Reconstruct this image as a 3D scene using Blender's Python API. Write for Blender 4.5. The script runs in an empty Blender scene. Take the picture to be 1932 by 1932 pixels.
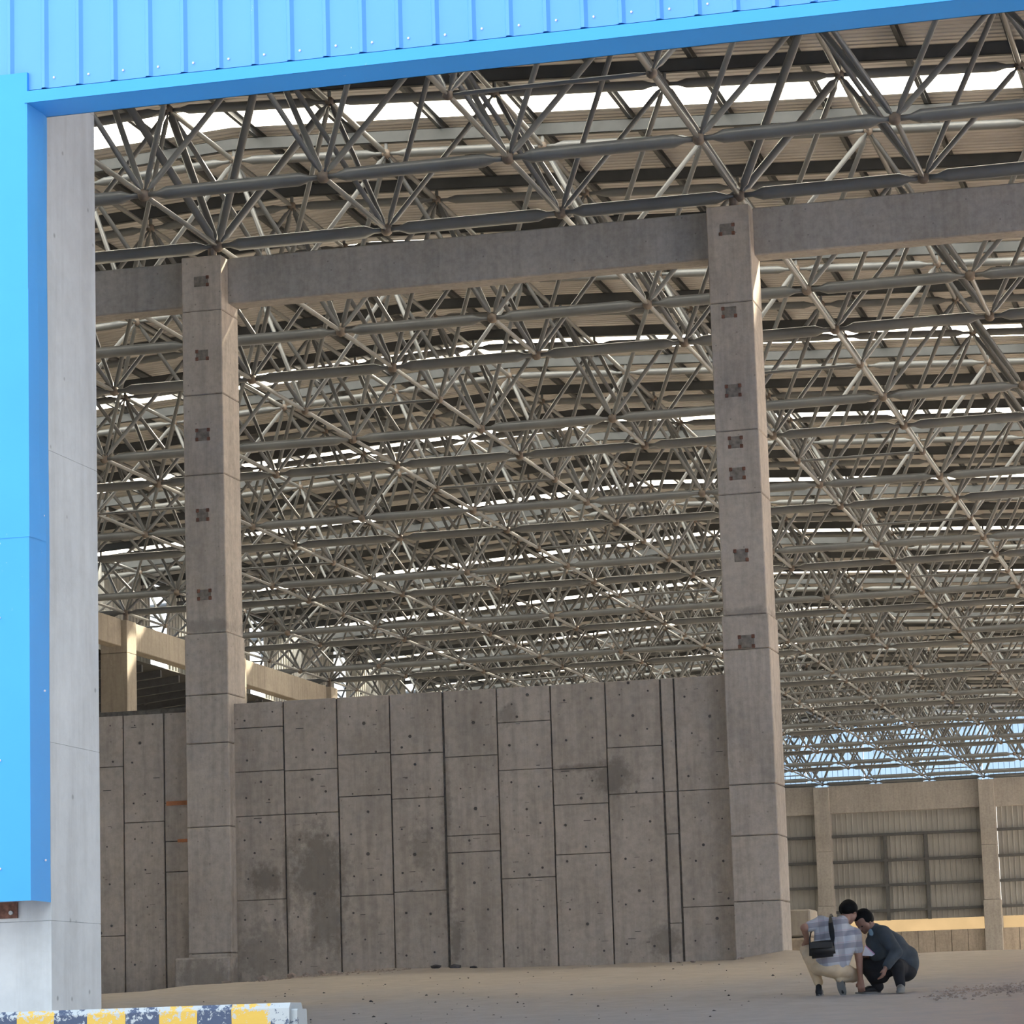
import bpy, bmesh, math, random
from mathutils import Vector, Matrix
import numpy as np

random.seed(7)
rng = np.random.default_rng(7)
SC = bpy.context.scene
COL = SC.collection

# ------------------------------------------------------------------ camera
cam_d = bpy.data.cameras.new('camera')
cam = bpy.data.objects.new('camera', cam_d)
COL.objects.link(cam)
RX = Vector((0.96771331, 0.25018186, -0.03065928))
UP = Vector((0.07104075, -0.15401602, 0.98551118))
FW = Vector((-0.241835, 0.95587034, 0.16681646))
m = Matrix((RX, UP, -FW)).transposed().to_4x4()
cam.matrix_world = m
FPX = 5846.86
cam_d.sensor_width = 36.0
cam_d.sensor_fit = 'HORIZONTAL'
cam_d.lens = FPX / 1932.0 * 36.0
cam_d.clip_end = 1000.0
SC.camera = cam

# ------------------------------------------------------------------ light
SUN_DIR = Vector((0.62, 0.93, 0.87)).normalized()      # towards the sun
world = bpy.data.worlds.new('sky'); SC.world = world
world.use_nodes = True
wn = world.node_tree.nodes; wl = world.node_tree.links
wn.clear()
# hazy bright sky: a smooth gradient from pale horizon to light blue, the same all round
wtc = wn.new('ShaderNodeTexCoord'); wsp = wn.new('ShaderNodeSeparateXYZ')
wl.new(wtc.outputs['Generated'], wsp.inputs[0])
wr = wn.new('ShaderNodeValToRGB')
wr.color_ramp.elements[0].position = 0.0; wr.color_ramp.elements[0].color = (0.95, 0.97, 1.0, 1)
wr.color_ramp.elements[1].position = 0.8; wr.color_ramp.elements[1].color = (0.72, 0.86, 1.0, 1)
wl.new(wsp.outputs[2], wr.inputs[0])
bg = wn.new('ShaderNodeBackground'); bg.inputs['Strength'].default_value = 2.7
wo = wn.new('ShaderNodeOutputWorld')
wl.new(wr.outputs[0], bg.inputs['Color']); wl.new(bg.outputs[0], wo.inputs['Surface'])
sd = bpy.data.lights.new('sun', 'SUN'); sd.energy = 54.0; sd.angle = math.radians(2.5)
sd.color = (1.0, 0.91, 0.74)
so = bpy.data.objects.new('sun', sd); COL.objects.link(so)
so.rotation_euler = (-SUN_DIR).to_track_quat('-Z', 'Y').to_euler()
SC.view_settings.view_transform = 'Standard'
SC.view_settings.look = 'None'
SC.view_settings.gamma = 1.0
SC.view_settings.use_curve_mapping = False
SC.view_settings.exposure = 0.0

# ------------------------------------------------------------------ materials
def newmat(name):
    mt = bpy.data.materials.new(name); mt.use_nodes = True
    nt = mt.node_tree
    return mt, nt, nt.nodes['Principled BSDF']

def N(nt, t, **kw):
    n = nt.nodes.new(t)
    for k, v in kw.items():
        if k.startswith('i_'):
            key = k[2:]
            key = int(key) if key.isdigit() else key
            n.inputs[key].default_value = v
        else:
            setattr(n, k, v)
    return n

def ramp(nt, fac, stops):
    r = nt.nodes.new('ShaderNodeValToRGB')
    els = r.color_ramp.elements
    while len(els) < len(stops): els.new(0.5)
    for e, (p, c) in zip(els, stops):
        e.position = p; e.color = tuple(c) + (1,) if len(c) == 3 else c
    nt.links.new(fac, r.inputs[0])
    return r.outputs[0]

def pos(nt, scale=(1, 1, 1), obj=False):
    if obj:
        tc = nt.nodes.new('ShaderNodeTexCoord'); o = tc.outputs['Object']
    else:
        g = nt.nodes.new('ShaderNodeNewGeometry'); o = g.outputs['Position']
    mp = nt.nodes.new('ShaderNodeMapping'); mp.inputs['Scale'].default_value = scale
    nt.links.new(o, mp.inputs['Vector'])
    return mp.outputs[0]

def noise(nt, vec, scale, detail=4, rough=0.55):
    n = nt.nodes.new('ShaderNodeTexNoise')
    n.inputs['Scale'].default_value = scale; n.inputs['Detail'].default_value = detail
    n.inputs['Roughness'].default_value = rough
    nt.links.new(vec, n.inputs['Vector'])
    return n.outputs[0]

def mixc(nt, fac, a, b, mode='MIX'):
    x = nt.nodes.new('ShaderNodeMix'); x.data_type = 'RGBA'; x.blend_type = mode
    if isinstance(fac, (int, float)): x.inputs[0].default_value = fac
    else: nt.links.new(fac, x.inputs[0])
    for i, v in ((6, a), (7, b)):
        if isinstance(v, tuple): x.inputs[i].default_value = v + (1,) if len(v) == 3 else v
        else: nt.links.new(v, x.inputs[i])
    return x.outputs[2]

def bump(nt, h, bs, strength=0.3, dist=0.01):
    b = nt.nodes.new('ShaderNodeBump')
    b.inputs['Strength'].default_value = strength; b.inputs['Distance'].default_value = dist
    nt.links.new(h, b.inputs['Height']); nt.links.new(b.outputs[0], bs.inputs['Normal'])

def math_n(nt, op, a, b=None):
    x = nt.nodes.new('ShaderNodeMath'); x.operation = op
    for i, v in enumerate((a, b)):
        if v is None: continue
        if isinstance(v, (int, float)): x.inputs[i].default_value = v
        else: nt.links.new(v, x.inputs[i])
    return x.outputs[0]

def simple(name, col, rough=0.6, metal=0.0, var=0.15, scale=6.0, obj=False, spec=0.5):
    mt, nt, bs = newmat(name)
    v = pos(nt, obj=obj)
    n = noise(nt, v, scale)
    lo = tuple(c * (1 - var) for c in col); hi = tuple(min(1, c * (1 + var)) for c in col)
    nt.links.new(ramp(nt, n, [(0.3, lo), (0.7, hi)]), bs.inputs['Base Color'])
    bs.inputs['Roughness'].default_value = rough
    bs.inputs['Metallic'].default_value = metal
    bs.inputs['Specular IOR Level'].default_value = spec
    return mt

def concrete(name, col, stains=(), grain=1.0, streak=0.35):
    """formwork concrete: broad mottling, vertical streaks, pits, optional shaped damp stains (x, z, rx, rz)"""
    mt, nt, bs = newmat(name)
    v = pos(nt)
    broad = noise(nt, v, 0.7, 5, 0.6)
    fine = noise(nt, v, 9.0, 6, 0.7)
    vs = pos(nt, (4.0, 4.0, 0.35))
    st = noise(nt, vs, 1.6, 5, 0.65)
    c = ramp(nt, broad, [(0.25, tuple(k * 0.82 for k in col)), (0.75, tuple(k * 1.12 for k in col))])
    c = mixc(nt, 0.5 * grain, c, ramp(nt, fine, [(0.3, (0.62,) * 3), (0.62, (1.1,) * 3)]), 'MULTIPLY')
    c = mixc(nt, streak, c, ramp(nt, st, [(0.38, (0.55, 0.54, 0.53)), (0.55, (1.0,) * 3)]), 'MULTIPLY')
    pits = nt.nodes.new('ShaderNodeTexVoronoi'); pits.inputs['Scale'].default_value = 5.5
    nt.links.new(v, pits.inputs['Vector'])
    c = mixc(nt, ramp(nt, pits.outputs['Distance'], [(0.05, (0.75,) * 3), (0.1, (0,) * 3)]), c, tuple(k * 0.45 for k in col))
    if stains:
        sep = nt.nodes.new('ShaderNodeSeparateXYZ')
        g = nt.nodes.new('ShaderNodeNewGeometry'); nt.links.new(g.outputs['Position'], sep.inputs[0])
        wob = noise(nt, pos(nt, (1.3, 1.3, 0.9)), 2.2, 6, 0.7)
        tot = None
        for (sx, sz, rx, rz, stren) in stains:
            dx = math_n(nt, 'DIVIDE', math_n(nt, 'SUBTRACT', sep.outputs[0], sx), rx)
            dz = math_n(nt, 'DIVIDE', math_n(nt, 'SUBTRACT', sep.outputs[2], sz), rz)
            d = math_n(nt, 'SQRT', math_n(nt, 'ADD', math_n(nt, 'MULTIPLY', dx, dx), math_n(nt, 'MULTIPLY', dz, dz)))
            d = math_n(nt, 'ADD', math_n(nt, 'ADD', d, math_n(nt, 'MULTIPLY', math_n(nt, 'SUBTRACT', wob, 0.5), 1.9)), math_n(nt, 'MULTIPLY', math_n(nt, 'SUBTRACT', fine, 0.5), 1.1))
            f = ramp(nt, d, [(0.45, (stren,) * 3), (1.0, (0, 0, 0))])
            tot = f if tot is None else math_n(nt, 'MAXIMUM', tot, f)
        c = mixc(nt, tot, c, tuple(k * 0.42 for k in col))
    nt.links.new(c, bs.inputs['Base Color'])
    bs.inputs['Roughness'].default_value = 0.88
    bs.inputs['Specular IOR Level'].default_value = 0.25
    bump(nt, fine, bs, 0.35, 0.012)
    return mt

M = {}
M['wall'] = concrete('wall_concrete', (0.49, 0.43, 0.365), stains=[
    (-15.65, 2.75, 0.62, 0.85, 0.75), (-15.5, 1.95, 0.45, 0.7, 0.6), (-16.55, 2.62, 0.36, 0.34, 0.8), (-16.6, 1.5, 0.7, 0.55, 0.45),
    (-13.85, 3.05, 0.28, 0.5, 0.5), (-10.7, 4.05, 0.42, 0.36, 0.75), (-11.2, 4.2, 0.6, 0.09, 0.7),
    (-13.35, 1.55, 0.12, 0.6, 0.7), (-12.4, 5.1, 0.22, 0.22, 0.5), (-9.9, 1.4, 0.3, 0.3, 0.6), (-17.4, 1.0, 0.8, 0.25, 0.6),
    (-16.19, 2.5, 0.09, 1.1, 0.7), (-13.46, 3.0, 0.1, 1.9, 0.6)])
M['column'] = concrete('column_concrete', (0.53, 0.475, 0.415), stains=[(-17.4, 1.1, 0.8, 0.4, 0.55), (-17.4, 6.85, 0.6, 0.13, 0.5), (-8.4, 6.5, 0.6, 0.1, 0.5)])
M['beam'] = concrete('beam_concrete', (0.43, 0.41, 0.385), streak=0.25)
M['jamb'] = concrete('jamb_concrete', (0.62, 0.65, 0.67), grain=0.35, streak=0.22)
M['pale'] = concrete('pale_concrete', (0.42, 0.38, 0.32), grain=0.6)
M['joint'] = simple('dark_joint_mortar', (0.13, 0.12, 0.105), 0.95, var=0.35, scale=14)
M['hole'] = simple('hole_dark', (0.10, 0.092, 0.085), 0.95)
M['rust'] = simple('rust', (0.17, 0.08, 0.055), 0.85, var=0.5, scale=30)
M['grout'] = simple('grout_grey', (0.21, 0.19, 0.165), 0.9, var=0.35, scale=12)
M['orange'] = simple('orange_clay', (0.48, 0.20, 0.09), 0.9, var=0.25)

def tube_mat():
    mt, nt, bs = newmat('grey_tube_paint')
    v = pos(nt)
    n = noise(nt, v, 1.2, 5)
    c = ramp(nt, n, [(0.3, (0.125, 0.135, 0.145)), (0.7, (0.18, 0.19, 0.195))])
    r = noise(nt, v, 5.0, 6, 0.7)
    c = mixc(nt, ramp(nt, r, [(0.66, (0,) * 3), (0.74, (0.45,) * 3)]), c, (0.17, 0.12, 0.085))
    nt.links.new(c, bs.inputs['Base Color'])
    bs.inputs['Roughness'].default_value = 0.3
    return mt
M['tube'] = tube_mat()
M['ball'] = simple('rusty_grey_node', (0.165, 0.135, 0.112), 0.6, var=0.35, scale=9)
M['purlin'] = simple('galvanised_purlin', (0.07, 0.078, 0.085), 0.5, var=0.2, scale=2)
M['girt'] = simple('far_wall_girt', (0.10, 0.105, 0.11), 0.6)
M['sheet'] = simple('roof_sheet_pale', (0.62, 0.605, 0.59), 0.38, metal=0.0, var=0.10, scale=0.8)
M['siding'] = simple('grey_siding', (0.37, 0.37, 0.355), 0.55, var=0.08, scale=0.7)
M['sidingpale'] = simple('pale_siding', (0.52, 0.53, 0.52), 0.5, var=0.1, scale=0.6)
M['shadewall'] = simple('dark_grey_shade_wall', (0.10, 0.105, 0.11), 0.6, var=0.1)  # for the added wall that shades the jamb
M['darkroof'] = simple('dark_aisle_sheet', (0.06, 0.062, 0.062), 0.7, var=0.2)

def blue_mat(name, col):
    mt, nt, bs = newmat(name)
    v = pos(nt)
    n = noise(nt, v, 1.5, 5)
    c = ramp(nt, n, [(0.3, tuple(k * 0.94 for k in col)), (0.7, col)])
    sc = noise(nt, pos(nt, (1.0, 1.0, 0.6)), 22.0, 5, 0.8)
    big = noise(nt, v, 1.1, 2)
    msk = math_n(nt, 'MULTIPLY', ramp(nt, sc, [(0.66, (0,) * 3), (0.7, (1,) * 3)]), ramp(nt, big, [(0.58, (0,) * 3), (0.66, (0.8,) * 3)]))
    c = mixc(nt, msk, c, (0.75, 0.82, 0.85))
    nt.links.new(c, bs.inputs['Base Color'])
    bs.inputs['Roughness'].default_value = 0.5
    bs.inputs['Specular IOR Level'].default_value = 0.15
    return mt
M['blue'] = blue_mat('sky_blue_sheet', (0.14, 0.39, 0.88))
M['blueshaded'] = blue_mat('shaded_blue_flashing', (0.07, 0.38, 0.88))  # the sheet's blue, deepened to put the return's shade into the colour
M['screw'] = simple('white_screw', (0.85, 0.75, 0.75), 0.4)

def translucent(name, col, transp, tcol):
    mt = bpy.data.materials.new(name); mt.use_nodes = True
    nt = mt.node_tree; nt.nodes.clear()
    out = nt.nodes.new('ShaderNodeOutputMaterial')
    t = nt.nodes.new('ShaderNodeBsdfTranslucent')
    v = pos(nt); n = noise(nt, v, 0.8, 4)
    nt.links.new(ramp(nt, n, [(0.3, tuple(k * 0.9 for k in col)), (0.7, col)]), t.inputs['Color'])
    tr = nt.nodes.new('ShaderNodeBsdfTransparent'); tr.inputs['Color'].default_value = tcol + (1,)
    mx = nt.nodes.new('ShaderNodeMixShader'); mx.inputs[0].default_value = transp
    nt.links.new(t.outputs[0], mx.inputs[1]); nt.links.new(tr.outputs[0], mx.inputs[2])
    nt.links.new(mx.outputs[0], out.inputs['Surface'])
    return mt
M['skylight'] = translucent('fibreglass_skylight', (0.96, 0.93, 0.87), 0.34, (1.0, 0.96, 0.88))
M['clerestory'] = translucent('blue_fibreglass', (0.045, 0.069, 0.107), 0.0, (1, 1, 1))
M['tanglow'] = translucent('tan_fibreglass', (0.25, 0.215, 0.165), 0.0, (1, 1, 1))

def ground_mat():
    mt, nt, bs = newmat('dusty_concrete_ground')
    v = pos(nt)
    sep = nt.nodes.new('ShaderNodeSeparateXYZ'); nt.links.new(v, sep.inputs[0])
    a = noise(nt, pos(nt, (0.35, 0.12, 1)), 1.0, 6, 0.6)
    b = noise(nt, v, 3.0, 6, 0.7)
    c = ramp(nt, a, [(0.35, (0.42, 0.395, 0.375)), (0.6, (0.52, 0.47, 0.415))])
    # dry tan dust lies along the wall, worn grey slab in the middle of the drive
    yy = math_n(nt, 'ADD', sep.outputs[1], math_n(nt, 'MULTIPLY', math_n(nt, 'SUBTRACT', a, 0.5), 14.0))
    mr = nt.nodes.new('ShaderNodeMapRange'); mr.inputs[1].default_value = 31.0; mr.inputs[2].default_value = 43.0
    nt.links.new(yy, mr.inputs[0])
    c = mixc(nt, mr.outputs[0], (0.52, 0.505, 0.50), c)
    c = mixc(nt, ramp(nt, mr.outputs[0], [(0.3, (0,) * 3), (0.9, (0.75,) * 3)]), c, (0.56, 0.49, 0.41))
    # reddish earth on the right of the drive
    m2 = nt.nodes.new('ShaderNodeMapRange'); m2.inputs[1].default_value = -4.6; m2.inputs[2].default_value = -2.6
    nt.links.new(math_n(nt, 'ADD', sep.outputs[0], math_n(nt, 'MULTIPLY', math_n(nt, 'SUBTRACT', b, 0.5), 2.5)), m2.inputs[0])
    c = mixc(nt, math_n(nt, 'MULTIPLY', m2.outputs[0], 0.7), c, (0.52, 0.41, 0.34))
    c = mixc(nt, 0.45, c, ramp(nt, b, [(0.3, (0.7,) * 3), (0.65, (1.08,) * 3)]), 'MULTIPLY')
    nt.links.new(c, bs.inputs['Base Color'])
    bs.inputs['Roughness'].default_value = 0.9
    bs.inputs['Specular IOR Level'].default_value = 0.2
    bump(nt, b, bs, 0.4, 0.02)
    return mt
M['ground'] = ground_mat()
M['earth'] = simple('tan_earth', (0.40, 0.33, 0.25), 0.95, var=0.3, scale=7)
M['stone'] = simple('loose_stone', (0.40, 0.33, 0.28), 0.9, var=0.35, scale=5)
M['coal'] = simple('dark_chips', (0.07, 0.068, 0.07), 0.9, var=0.4)

def barrier_mat():
    mt, nt, bs = newmat('striped_barrier_paint')
    v = pos(nt)
    sep = nt.nodes.new('ShaderNodeSeparateXYZ'); nt.links.new(v, sep.inputs[0])
    w = noise(nt, v, 3.0, 3)
    x = math_n(nt, 'ADD', sep.outputs[0], math_n(nt, 'MULTIPLY', math_n(nt, 'SUBTRACT', w, 0.5), 0.015))
    ph = math_n(nt, 'FRACT', math_n(nt, 'DIVIDE', math_n(nt, 'ADD', x, 6.07 + 0.363 * 20), 0.363))
    c = mixc(nt, math_n(nt, 'LESS_THAN', ph, 0.53), (0.055, 0.075, 0.13), (0.62, 0.40, 0.07))
    chip = noise(nt, v, 26.0, 6, 0.75)
    zz = nt.nodes.new('ShaderNodeMapRange'); zz.inputs[1].default_value = 0.07; zz.inputs[2].default_value = 0.19
    zz.inputs[3].default_value = 0.0; zz.inputs[4].default_value = 0.16
    nt.links.new(sep.outputs[2], zz.inputs[0])
    xe = nt.nodes.new('ShaderNodeMapRange'); xe.inputs[1].default_value = -4.85; xe.inputs[2].default_value = -4.68
    xe.inputs[3].default_value = 0.0; xe.inputs[4].default_value = 0.22
    nt.links.new(sep.outputs[0], xe.inputs[0])
    k = math_n(nt, 'ADD', math_n(nt, 'ADD', chip, zz.outputs[0]), xe.outputs[0])
    c = mixc(nt, ramp(nt, k, [(0.635, (0,) * 3), (0.665, (1,) * 3)]), c, (0.42, 0.45, 0.46))
    nt.links.new(c, bs.inputs['Base Color'])
    bs.inputs['Roughness'].default_value = 0.75
    bump(nt, chip, bs, 0.4, 0.006)
    return mt
M['barrier'] = barrier_mat()

# ------------------------------------------------------------------ mesh helpers
class MB:
    def __init__(s): s.v = []; s.f = []
    def add(s, v, f):
        b = len(s.v); s.v += [tuple(p) for p in v]; s.f += [tuple(i + b for i in q) for q in f]
    def box(s, x0, x1, y0, y1, z0, z1):
        s.add([(x0, y0, z0), (x1, y0, z0), (x1, y1, z0), (x0, y1, z0), (x0, y0, z1), (x1, y0, z1), (x1, y1, z1), (x0, y1, z1)],
              [(0, 3, 2, 1), (4, 5, 6, 7), (0, 1, 5, 4), (1, 2, 6, 5), (2, 3, 7, 6), (3, 0, 4, 7)])
        return s
    def bbox(s, x0, x1, y0, y1, z0, z1, b=0.015):
        """box with chamfered vertical and front edges"""
        if min(x1 - x0, y1 - y0, z1 - z0) < 2.5 * b: return s.box(x0, x1, y0, y1, z0, z1)
        bm = bmesh.new(); bmesh.ops.create_cube(bm, size=1)
        for p in bm.verts:
            p.co = Vector(((x0 + x1) / 2 + p.co.x * (x1 - x0), (y0 + y1) / 2 + p.co.y * (y1 - y0), (z0 + z1) / 2 + p.co.z * (z1 - z0)))
        bmesh.ops.bevel(bm, geom=bm.edges[:], offset=b, segments=1, affect='EDGES')
        bm.verts.index_update()
        s.add([p.co.copy() for p in bm.verts], [[q.index for q in f.verts] for f in bm.faces]); bm.free()
        return s
    def tube(s, p0, p1, r, n=8, cone=0.0, rend=None, cap=True):
        p0 = np.array(p0, float); p1 = np.array(p1, float)
        d = p1 - p0; L = np.linalg.norm(d); d = d / L
        a = np.array([0, 0, 1.0]) if abs(d[2]) < 0.9 else np.array([1.0, 0, 0])
        u = np.cross(d, a); u /= np.linalg.norm(u); w = np.cross(d, u)
        ang = np.arange(n) * 2 * math.pi / n
        ring = np.cos(ang)[:, None] * u + np.sin(ang)[:, None] * w
        if cone > 0:
            sts = [(0, rend), (cone * 0.45, rend), (cone, r), (cone + .03, r), (L - cone - .03, r), (L - cone, r), (L - cone * 0.45, rend), (L, rend)]
        else: sts = [(0, r), (L, r)]
        v = np.concatenate([p0 + d * t + ring * q for t, q in sts])
        f = []
        for k in range(len(sts) - 1):
            for i in range(n):
                j = (i + 1) % n
                f.append((k * n + i, k * n + j, (k + 1) * n + j, (k + 1) * n + i))
        if cap:
            f.append(tuple(range(n - 1, -1, -1))); f.append(tuple((len(sts) - 1) * n + i for i in range(n)))
        s.add(v.tolist(), f)
        return s
    def ball(s, c, r, n=8, k=5):
        v = [(c[0], c[1], c[2] + r)]
        for i in range(1, k):
            t = math.pi * i / k
            for j in range(n):
                a = 2 * math.pi * j / n
                v.append((c[0] + r * math.sin(t) * math.cos(a), c[1] + r * math.sin(t) * math.sin(a), c[2] + r * math.cos(t)))
        v.append((c[0], c[1], c[2] - r))
        f = [(0, 1 + j, 1 + (j + 1) % n) for j in range(n)]
        for i in range(k - 2):
            for j in range(n):
                a = 1 + i * n + j; b = 1 + i * n + (j + 1) % n
                f.append((a, a + n, b + n, b))
        e = len(v) - 1; o = 1 + (k - 2) * n
        f += [(e, o + (j + 1) % n, o + j) for j in range(n)]
        s.add(v, f); return s
    def mesh(s, name, mat, smooth=False):
        me = bpy.data.meshes.new(name); me.from_pydata(s.v, [], s.f); me.update()
        if mat is not None: me.materials.append(mat)
        if smooth: me.polygons.foreach_set('use_smooth', [True] * len(me.polygons))
        return me
    def build(s, name, mat, parent=None, smooth=False):
        return link(name, s.mesh(name, mat, smooth), parent)

def link(name, me, parent=None, loc=None):
    o = bpy.data.objects.new(name, me); COL.objects.link(o)
    if parent is not None: o.parent = parent
    if loc is not None: o.location = loc
    return o
def empty(name, loc=(0, 0, 0)):
    o = bpy.data.objects.new(name, None); COL.objects.link(o); o.location = loc; return o
def tag(o, label=None, cat=None, group=None, kind=None):
    if label: o['label'] = label
    if cat: o['category'] = cat
    if group: o['group'] = group
    if kind: o['kind'] = kind
    return o

# grid of the space frame
GX, GY, GZ, SX, SY = -17.262, 41.508, 13.394, 3.0, 3.4538
def bz(): return GZ
def topdz(c): return 3.06 - 0.165 * abs(c + 0.5)
def BN(r, c): return (GX + c * SX, GY + r * SY, GZ)
def TN(r, c): return (GX + c * SX, GY + r * SY, GZ + topdz(c))      # r,c half-integers
def cofx(x): return (x - GX) / SX
DECK = 0.60
def deckz(x): return GZ + topdz(cofx(x)) + DECK
XR = GX + (-0.5) * SX                                                # ridge line
XL, XE = -38.4, 34.0                                                 # eaves
YF, YB = 16.3, 173.6

# ------------------------------------------------------------------ ground
def gz(x, y):
    if y < 48.6:
        z = 0.33 + (y - 34.0) * 0.0526
        if y > 46.5: z = min(z, 1.085 - 0.005)
    else: z = 1.085
    z = min(z, 1.085)
    if y < 10: z = max(z, -1.7)
    return z
def gz2(x, y):
    z = gz(x, y)
    # loose dirt banked against the partition wall, washed out at its left end
    if x < -7.0:
        f = max(0.0, 1 - abs(y - 48.1) / 2.6)
        b = 0.0
        if x > -16: b = 0.06 * math.exp(-((x + 14.2) / 1.3) ** 2)
        if x < -15.5: b -= 0.22 * min(1.0, (-15.5 - x) / 2.5)
        z += b * f
    d = math.hypot((x + 7.9) / 0.9, (y - 47.9) / 1.1)
    if d < 1: z += 0.14 * (1 - d)
    # dip with rubble in front of the left end of the wall
    d = math.hypot((x + 19.7) / 2.9, (y - 45.2) / 4.2)
    if d < 1: z -= 0.40 * (1 - d * d)
    return z
mb = MB()
ys = list(np.arange(-30, 26, 2.0)) + list(np.arange(26, 54, 0.35)) + list(np.arange(54, 176, 4.0)) + [176]
xs = list(np.arange(-64, -22, 3.0)) + list(np.arange(-22, 2, 0.4)) + list(np.arange(2, 70, 4.0))
g = np.random.default_rng(3)
for y in ys:
    for x in xs:
        fine = 26 < y < 54 and -22 < x < 2
        mb.v.append((x, y, gz2(x, y) + (g.normal() * 0.006 if fine else 0)))
nx = len(xs)
for j in range(len(ys) - 1):
    for i in range(nx - 1):
        mb.f.append((j * nx + i, j * nx + i + 1, (j + 1) * nx + i + 1, (j + 1) * nx + i))
tag(mb.build('floor', M['ground'], smooth=True), 'dusty concrete drive rising into the hall', kind='structure')

# ------------------------------------------------------------------ partition wall with formwork panels
YW = 48.25
WALLTOP = 5.56
wall = empty('wall_middle', (-14.1, YW, 1.0)); tag(wall, 'stained board-formed concrete partition wall', kind='structure')
def child(mb_, name, mat, parent, smooth=False, kind=None, label=None):
    o = mb_.build(name, mat, parent, smooth); o.matrix_parent_inverse = Matrix.Translation(parent.location).inverted()
    if kind: o['kind'] = kind
    if label: o['label'] = label
    return o
child(MB().box(-24.0, -8.6, YW + 0.022, YW + 0.45, 0.2, WALLTOP - 0.02), 'wall_core', M['joint'], wall)
cols_ = [(-24.0, -19.95, [4.62, 2.6]), (-19.93, -19.0, [4.62, 1.83]), (-19.0, -18.28, [3.68]), (-18.28, -17.75, [3.97, 3.34, 2.84]),
         (-17.75, -17.08, []),
         (-17.08, -16.19, [5.14, 4.42, 3.69, 2.32]), (-16.19, -15.27, [4.40, 3.69]), (-15.27, -14.37, [4.61, 3.93, 2.32]),
         (-14.37, -13.48, [4.57, 3.85, 2.35]), (-13.46, -12.57, [4.48, 3.21, 2.94]), (-12.57, -11.67, [4.99, 4.22, 2.49]),
         (-11.67, -10.77, [4.19, 3.62, 2.83]), (-10.77, -9.87, [4.49, 3.75]), (-9.86, -9.65, [3.75, 3.08, 1.68]), (-9.64, -8.70, [3.75, 1.92])]
holes = MB()
for (x0, x1, js) in cols_:
    zs = [0.3] + sorted(js) + [WALLTOP - 0.09 * (x0 < -17.1) * 1.0]
    for a, b in zip(zs[:-1], zs[1:]):
        dy = rng.uniform(0.0, 0.012); gp = 0.009 + rng.uniform(0, 0.006)
        p = MB().bbox(x0 + gp, x1 - gp, YW - dy, YW + 0.03, a + 0.006, b - 0.006, 0.006)
        child(p, 'panel', M['wall'], wall)
    if x1 - x0 > 0.6 and not (-17.8 < x0 < -17.5):
        w = x1 - x0
        for k in range(7):
            for u in ((0.25, 0.75) if w < 2 else (0.1, 0.3, 0.5, 0.7, 0.9)):
                if rng.random() < 0.1: continue
                xx = x0 + w * u + rng.normal() * 0.03; z = 1.35 + k * 0.66 + rng.normal() * 0.04
                holes.tube((xx, YW - 0.0165, z), (xx, YW + 0.02, z), rng.uniform(0.011, 0.021), 7)
            if rng.random() < 0.75:
                xx = x0 + w * 0.5 + rng.normal() * 0.05; z = 1.7 + k * 0.66 + rng.normal() * 0.1
                holes.tube((xx, YW - 0.0145, z), (xx, YW + 0.02, z), rng.uniform(0.012, 0.03), 6)
            for q in range(1):
                xx = rng.uniform(x0 + 0.1, x1 - 0.1); z = rng.uniform(1.2, 5.4); L = rng.uniform(0.03, 0.14)
                holes.box(xx, xx + L, YW - 0.0145, YW + 0.01, z, z + rng.uniform(0.004, 0.011))
child(holes, 'tie_hole', M['hole'], wall, kind='stuff')
child(MB().box(-18.24, -17.8, YW - 0.03, YW + 0.02, 3.93, 4.0), 'brick', M['orange'], wall, label='orange clay brick stuck in a wall joint')
child(MB().box(-18.05, -17.88, YW - 0.03, YW + 0.02, 3.32, 3.37), 'brick', M['orange'], wall)
# footing kerb at the left end
kb = MB().bbox(-24.0, -16.6, 47.55, 48.3, 0.25, 0.86, 0.02).build('trim_1', M['pale'])
tag(kb, 'low concrete footing kerb along the left end of the wall', kind='structure')

# ------------------------------------------------------------------ main columns
def column(x0, x1, y0, y1, joints, ztop, plates, label, step, mat='column'):
    root = empty('concrete_column', ((x0 + x1) / 2, (y0 + y1) / 2, 0.6)); tag(root, label, 'column', 'concrete columns')
    child(MB().box(x0 + 0.02, x1 - 0.02, y0 + 0.02, y1 - 0.02, 0.3, ztop - 0.02), 'column_core', M['joint'], root)
    zs = [0.3] + sorted(joints) + [ztop]
    for a, b in zip(zs[:-1], zs[1:]):
        e = 0.022 if b <= step + 0.01 else 0.0
        child(MB().bbox(x0 - e, x1 + e, y0 - e, y1 + e, a + 0.005, b - 0.005, 0.014), 'column_segment', M[mat], root)
    for (px, pz) in plates:
        yy = y0 - (0.024 if pz < step else 0.0)
        w, h = rng.uniform(0.10, 0.13), rng.uniform(0.085, 0.105)
        pl = child(MB().bbox(px - w, px + w, yy - 0.008, yy + 0.02, pz - h, pz + h, 0.006), 'embedded_plate', M['grout'], root)
        for sx in (-1, 1):
            for sz in (-1, 1):
                if rng.random() < 0.8:
                    s_ = MB().bbox(px + sx * w * .88 - 0.026, px + sx * w * .88 + 0.026, yy - 0.014, yy + 0.018, pz + sz * h * 0.74 - 0.03, pz + sz * h * 0.74 + 0.03, 0.005)
                    s_.build('rust_spot', M['rust'], pl)
    return root
colA = column(-17.77, -17.065, 48.0, 48.82, [12.19, 10.75, 9.39, 6.72, 5.70, 4.90, 3.53, 1.48], 13.14,
       [(-17.42, 12.70), (-17.42, 11.43), (-17.43, 10.07), (-17.45, 8.71), (-17.44, 7.37)],
       'left tall concrete column of the wall, with five rusty embedded plates', 6.72)
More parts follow.
